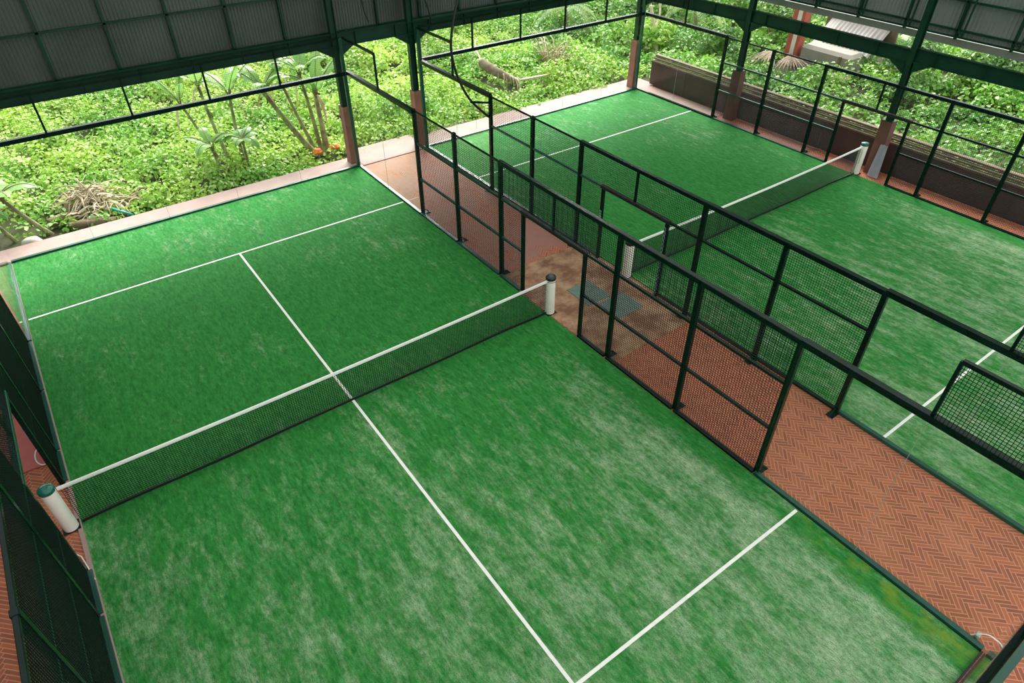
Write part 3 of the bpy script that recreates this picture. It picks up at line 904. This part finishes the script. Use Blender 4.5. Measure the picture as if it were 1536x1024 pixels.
# middle clump
banana((6.55, 12.75, 0), (5.8, 13.4, 2.0), 'spindly leaning banana plant, left one of the middle clump behind the near court', 4, 1.0, .16, .045)
banana((6.75, 12.7, 0), (6.5, 13.6, 2.35), 'tallest banana plant of the middle clump behind the near court', 5, 1.2, .2, .055)
banana((7.05, 12.5, 0), (7.3, 13.3, 2.0), 'banana plant with arching leaves, right one of the middle clump behind the near court', 5, 1.2, .2, .055)
banana((6.35, 12.35, 0), (6.15, 12.45, .75), 'short young banana plant in front of the middle clump', 6, .95, .2, .05, up=1.0)
banana((7.15, 12.2, 0), (7.1, 12.3, .75), 'young banana plant with broad pale leaves at the right front of the middle clump', 6, .95, .2, .05, up=.8)
# left edge
banana((1.1, 11.6, 0), (0.35, 11.9, .95), 'young banana plant with bluish broad leaves beside the heap of dead leaves', 6, 1.05, .24, .06, up=.7)
banana((0.2, 11.7, 0), (-.1, 11.9, .5), 'low banana sucker with dark leaves at the left frame edge', 5, .8, .2, .05, up=.6)

# heap of dead banana leaves
def dry_heap(c, r, n, label, h=.6):
    z = hz(c[0], c[1])
    t = thing('dead_leaf_heap', label, 'leaf heap', (c[0], c[1], z))
    mb = MB()
    for k in range(n):
        a = random.uniform(0, 2 * PI); q = r * math.sqrt(random.random()) * .7
        b = random.uniform(0, 2 * PI); l = random.uniform(.35, .9)
        root = (c[0] + q * math.cos(a), c[1] + q * math.sin(a), z + h * (1 - q / r) * random.uniform(.3, 1.0) + .05)
        blade(mb, root, b, l, random.choice((.012, .018, .03, .05)), random.uniform(-.1, .5) * l, random.uniform(.2, .9), .6)
    o = mb.build('dead_leaves', M['dry_leaf'], t); o['kind'] = 'stuff'
    mb = MB()
    for k in range(n // 5):
        a = random.uniform(0, 2 * PI); b = random.uniform(0, 2 * PI); l = random.uniform(.4, .9); q = r * random.random() * .5
        p = Vector((c[0] + q * math.cos(a), c[1] + q * math.sin(a), z + h * random.uniform(.2, .8)))
        e = p + Vector((math.cos(b) * l, math.sin(b) * l, random.uniform(-.25, .35)))
        mb.tube(spline([p, (p + e) / 2 + Vector((0, 0, .12)), e], 4), [.022] * 4 + [.016] * 4 + [.009], 6)
    mb.build('dead_stalks', M['drystalk'], t)['kind'] = 'stuff'
dry_heap((2.3, 12.4), 1.15, 170, 'large heap of pale dead banana leaves outside the left back corner', .8)
dry_heap((3.35, 12.1), .42, 34, 'small tuft of dead leaves right of the large heap', .45)

def log(a, b, r, label, mat='drybark'):
    z1, z2 = hz(a[0], a[1]) + r * .8, hz(b[0], b[1]) + r * .8
    mb = MB(); pts = spline([(a[0], a[1], z1 + (a[2] if len(a) > 2 else 0)), ((a[0] + b[0]) / 2 + .05, (a[1] + b[1]) / 2, (z1 + z2) / 2 + .06), (b[0], b[1], z2)], 5)
    mb.tube(pts, [r * random.uniform(.8, 1.2) for _ in pts], 9)
    return tag(mb.build('fallen_log', M[mat]), label, 'log')
log((1.55, 11.45, .12), (2.75, 11.15), .12, 'thick mossy log lying along the concrete edge')
log((1.1, 11.9, .1), (1.9, 12.1), .14, 'dark rotten log under the large heap of dead leaves')
log((0.0, 11.05), (1.25, 10.98), .05, 'thin brown plank log at the left frame edge by the concrete', 'drybark')
log((2.7, 10.98), (3.6, 11.15), .045, 'pale stripped branch on the edge of the concrete', 'palewood')
log((2.75, 11.55, .1), (3.85, 11.85), .022, 'thin pale cane lying above the turquoise pipe', 'palewood')
mb = MB(); mb.tube([(2.74, 11.55, .10), (3.18, 11.0, .0)], 0.035, 10)
tag(mb.build('turquoise_pipe', M['tealpipe']), 'short turquoise pipe beside the mossy log', 'pipe')

def stone(x, y, r, label, group=None, zz=0):
    n = 10; rings = []
    z = hz(x, y) + zz
    for i in range(1, 7):
        ph = PI * i / 7
        rings.append([(x + r * 1.3 * math.sin(ph) * math.cos(2 * PI * k / n) * random.uniform(.8, 1.15), y + r * math.sin(ph) * math.sin(2 * PI * k / n) * random.uniform(.8, 1.15), z + r * .4 + r * .75 * -math.cos(ph)) for k in range(n)])
    mb = MB(); mb.loft(rings, True, True)
    return tag(mb.build('pale_stone', M['stone']), label, 'stone', 'pale stones in the litter')
stone(.55, 11.25, .20, 'large white stone at the left frame edge above the concrete')
stone(2.15, 11.75, .13, 'pale stone at the foot of the large leaf heap')
stone(2.75, 11.95, .15, 'white rounded stone at the right foot of the large leaf heap')
stone(1.85, 11.65, .09, 'small pale stone between log and leaf heap')
stone(0.75, 10.95, .08, 'small pale stone close to the concrete corner', zz=.1)
stone(0.95, 10.98, .07, 'smallest white pebble at the concrete corner', zz=.1)
stone(1.05, 11.12, .08, 'flat pale stone just behind the smallest pebble', zz=.05)

# dead trunk, twigs and branches behind the walkway
t = thing('fallen_tree', 'ragged pale dead trunk lying in the ground cover behind the far court', 'fallen tree', (18.5, 14.3, 0))
m = MB(); sp = spline([(18.25, 15.0, .72), (18.35, 14.4, .56), (18.55, 13.8, .42), (18.8, 13.2, .28)], 5)
m.tube(sp, [(.15, .19, .21, .20, .22, .21, .19, .20, .18, .19, .17, .15, .16, .13, .10, .06)[q] for q in range(len(sp))], 11); m.build('trunk', M['bark'], t)
m = MB()
for k in range(70):
    p = sp[random.randrange(len(sp))]; b = random.uniform(0, 2 * PI)
    blade(m, p + Vector((0, 0, .14)), random.choice((-1.2, 1.9)) + random.uniform(-.9, .9), random.uniform(.3, .55), .035, random.uniform(0, .15), 1.3, .5)
m.build('peeling_bark', M['dry_leaf'], t)
m = MB(); m.tube(spline([(18.25, 15.0, .75), (18.4, 15.5, .95), (18.3, 16.0, 1.05), (17.9, 16.2, .75)], 4), .045, 6)
m.tube(spline([(18.4, 15.5, .95), (18.7, 16.1, 1.2), (19.1, 16.5, 1.25)], 4), .03, 6); m.build('bare_branch', M['palewood'], t)
m = MB(); m.bar((18.95, 13.1, .33), (20.3, 12.75, .40), .12, .05)
tag(m.build('weathered_plank', M['palewood']), 'grey weathered plank lying beside the dead trunk', 'plank')

t = thing('twiggy_shrub', 'half bare shrub with pale bent twigs behind the far court', 'shrub', (21.9, 14.6, hz(21.9, 14.6)))
m = MB()
for k in range(34):
    a = random.uniform(0, 2 * PI); l = random.uniform(.8, 1.9)
    b = Vector((21.9 + random.uniform(-.4, .4), 14.6 + random.uniform(-.3, .3), 0))
    e = b + Vector((math.cos(a) * l * .7, math.sin(a) * l * .7, random.uniform(.3, 1.6)))
    m.tube(spline([b, (b + e) / 2 + Vector((random.uniform(-.2, .2), random.uniform(-.2, .2), .3)), e], 5), [.034 - .002 * q for q in range(11)], 5)
m.build('twigs', M['palewood'], t)
D = unit(RNG.normal(size=(900, 3))); D[:, 2] = np.abs(D[:, 2])
leaf_object('foliage', M['bush_leaf'], np.array([22.3, 15.2, .1]) + D * np.array([1.3, 1.1, .8]) * RNG.uniform(.5, 1, (900, 1)), unit(D + RNG.normal(scale=.5, size=D.shape)), RNG.uniform(.06, .14, 900), t, aspect=.4)

# bushes and trees beyond the low wall and the field
BL = [
 (32.4, 3.9, 1.3, 2.0, 'big pale green bush right of the ruined hut', 'bush_leaf'),
 (34.6, 2.2, 1.2, 1.9, 'greyish green bush behind the column nearest the net post by the low wall', 'bush_leaf'),
 (30.6, 3.2, .9, 1.0, 'dark green rounded bush below the hut, seen through the far fence', 'bush_leaf'),
 (29.0, 11.2, 1.1, 1.5, 'dense green bush between back corner column and low wall column', 'bush_leaf'),
 (33.4, 11.4, 1.2, 1.9, 'tall green bush left of the ruined hut', 'bush_leaf'),
 (27.6, 14.2, 1.3, 1.4, 'round yellow green bush beyond the back corner of the low wall', 'ground_leaf'),
 (36.2, 13.6, 1.4, 2.4, 'dark leafy bush behind the low wall column nearest the corner', 'bush_leaf'),
 (38.0, 16.5, 2.2, 3.4, 'large tree crown above the beam by the back corner', 'bush_leaf'),
 (33.0, 19.0, 2.2, 3.2, 'broad dark tree crown beyond the corner column', 'bush_leaf'),
 (41.5, 11.5, 2.2, 3.0, 'leafy tree behind the ruined hut', 'bush_leaf'),
 (33.5, -1.2, 1.6, 1.2, 'low spreading bush beyond the last stretch of low wall', 'ground_leaf2'),
 (36.0, 0.8, 1.8, 1.6, 'faded greyish bush behind the beam at the right', 'bush_leaf'),
 (37.0, -4.0, 2.0, 1.4, 'wide green bush at the right frame edge', 'ground_leaf2'),
]
for (x, y, r, h, lb, mt) in BL:
    bush(x, y, r, h, lb, mt, int(900 + 500 * r), .17 + .02 * r)

def palm(x, y, h, label, nf=9, fl=2.0, mat='palm_leaf'):
    z = hz(x, y)
    t = thing('palm_tree', label, 'palm', (x, y, z))
    mb = MB(); mb.tube(spline([(x, y, z - .1), (x + .1, y, z + h * .5), (x, y + .1, z + h)], 5), .09, 8); mb.build('trunk', M['bark'], t)
    for k in range(nf):
        az = 2 * PI * k / nf + random.uniform(-.2, .2); d = Vector((math.cos(az), math.sin(az), 0)); s = Vector((-d.y, d.x, 0))
        mb = MB(); pts = []
        up = random.uniform(.5, 1.1)
        for q in range(13):
            u = q / 12; pts.append(Vector((x, y, z + h)) + d * fl * u * (1 - .2 * u) + Vector((0, 0, up * fl * u * .8 - fl * u * u * .9)))
        mb.tube(pts, [.028 - .0018 * q for q in range(13)], 5)
        for q in range(2, 13):
            for sg in (-1, 1):
                for f in (0, .5):
                    p = pts[q] + (pts[q] - pts[q - 1]) * f
                    l = .42 * math.sin(PI * (q + f) / 14.5) + .1
                    e = p + s * sg * l * .85 + d * l * .35 - Vector((0, 0, l * .5))
                    w = d * .022
                    mb.add([p - w, p + w, (p + e) / 2 + w * 1.2, e, (p + e) / 2 - w * 1.2], [(0, 1, 2, 3, 4)])
        mb.build('frond', M[mat], t)
    return t
palm(31.2, 14.6, 1.4, 'small feathery palm seen between the corner column and the next one')
palm(25.9, 18.5, 1.5, 'feathery palm above the back beam near the corner column')
palm(29.3, 16.8, 2.6, 'dark leaved palm right behind the corner column', 10, 2.2)
palm(34.4, 5.7, 1.5, 'grey green palm at the right side of the ruined hut', 9, 1.7)
# pale trunk of the palm behind the corner column
t = thing('bare_tree', 'pale forked leafless tree standing right of the back corner column', 'tree', (27.3, 13.5, hz(27.3, 13.5)))
m = MB(); m.tube(spline([(27.3, 13.4, -.3), (27.5, 13.8, .7), (27.4, 14.2, 1.9)], 5), [.24, .2, .16, .13, .12, .11, .1, .09, .08, .07, .06], 8)
m.tube(spline([(27.45, 13.8, .8), (28.0, 14.1, 1.5), (28.3, 14.6, 2.3)], 4), .05, 6); m.build('trunk', M['palewood'], t)

# ruined hut
t = thing('ruined_hut', 'ruined grey hut with a red and white pillar beyond the low wall', 'hut', (31.4, 7.5, 0))
m = MB(); m.box((31.2, 8.62, 1.2), (.45, .62, 3.2), bev=.02); p = m.build('pillar', M['redbrick'], t)
m = MB(); m.box((30.97, 8.56, 1.2), (.03, .20, 3.2)); m.build('white_stripe', M['stone'], p)
m = MB(); m.box((31.6, 6.95, .30), (1.1, 2.5, 1.2), .0, bev=.14); m.build('wall', M['greywall'], t)
m = MB(); rf = [(5.5 + 2.8 * k / 29, .03 * (k % 2)) for k in range(30)]; vs = []
for x, z in ((31.95, .90), (32.5, 1.3), (33.3, 1.9)):
    for y, d in rf: vs.append((x, y, z + d - .35 * max(0, abs(y - 6.9) - .9)))
N = len(rf); m.add(vs, [(j * N + i, j * N + i + 1, (j + 1) * N + i + 1, (j + 1) * N + i) for j in (0, 1) for i in range(N - 1)])
m.build('roof_sheet', M['rooftin'], t)
m = MB(); m.box((33.3, 6.9, 1.7), (.15, 3.4, 1.7), bev=.03); m.build('back_wall', M['slat'], t)
m = MB(); m.bar((31.02, 6.25, -.2), (31.02, 6.2, .8), .10, .08); m.build('prop', M['slat'], t)
m = MB(); m.box((30.6, 5.9, .0), (.7, 1.0, .35), .3, bev=.04); m.build('rubble_block', M['apron'], t)

# dead palm fronds spread over the ground cover in front of the hut
for (x, y, az, n, lb) in ((30.0, 8.9, 3.3, 10, 'brown dead palm frond leaning under the red pillar'), (30.1, 8.0, 4.1, 13, 'fan of dead palm leaflets on the ground cover before the hut')):
    t = thing('dead_palm_frond', lb, 'palm frond', (x, y, hz(x, y)))
    m = MB()
    for k in range(n):
        a = az + (k - n / 2) * .16
        blade(m, (x, y, .62), a, random.uniform(.9, 1.4), .05, -.1, .3, .4, False)
    m.build('leaflets', M['rose_leaf'], t)
    m = MB(); m.tube([(x, y, .64), (x - .6 * math.cos(az), y - .6 * math.sin(az), .45)], [.04, .06], 6); m.build('stalk', M['drybark'], t)

for (x, y, lb) in ((9.95, 11.75, 'orange flower head at the foot of the rightmost banana plant'), (9.35, 11.85, 'orange flower head left of the rightmost banana plant')):
    mb = MB(); rings = [[(x + r * math.cos(2 * PI * k / 9) * random.uniform(.7, 1.2), y + r * math.sin(2 * PI * k / 9), hz(x, y) + .25 + z) for k in range(9)] for r, z in ((.03, 0), (.16, .05), (.18, .12), (.1, .2), (.02, .22))]
    mb.loft(rings); tag(mb.build('orange_flower', M['flower']), lb, 'flower')

# ------------------------------------------------------------------ light
w = bpy.data.worlds.new('world'); SC.world = w; w.use_nodes = True
nt = w.node_tree; nt.nodes.clear()
wo = nt.nodes.new('ShaderNodeOutputWorld'); bg = nt.nodes.new('ShaderNodeBackground')
tc = nt.nodes.new('ShaderNodeTexCoord'); sp_ = nt.nodes.new('ShaderNodeSeparateXYZ'); mr = nt.nodes.new('ShaderNodeMapRange')
mx = nt.nodes.new('ShaderNodeMix'); mx.data_type = 'RGBA'
nt.links.new(tc.outputs['Generated'], sp_.inputs[0]); nt.links.new(sp_.outputs[2], mr.inputs[0])
mr.inputs[1].default_value = -0.05; mr.inputs[2].default_value = 0.7
nt.links.new(mr.outputs[0], mx.inputs[0])
mx.inputs[6].default_value = (0.80, 0.86, 0.88, 1); mx.inputs[7].default_value = (1.0, 1.02, 1.05, 1)
nt.links.new(mx.outputs[2], bg.inputs[0]); bg.inputs[1].default_value = 2.3
nt.links.new(bg.outputs[0], wo.inputs[0])
sd = bpy.data.lights.new('sun', 'SUN'); so = bpy.data.objects.new('sun', sd); COL.objects.link(so)
sd.energy = 11.5; sd.angle = math.radians(42); sd.color = (1.0, 0.97, 0.90)
so.rotation_euler = (math.radians(-38), math.radians(32), 0)     # high sun, from beyond the far corner

SC.view_settings.view_transform = 'Standard'
SC.view_settings.look = 'None'
SC.view_settings.gamma = 1.0
SC.view_settings.use_curve_mapping = False
SC.view_settings.exposure = 0.0
SC.cycles.use_denoising = True
SC.cycles.max_bounces = 10
SC.cycles.transparent_max_bounces = 24
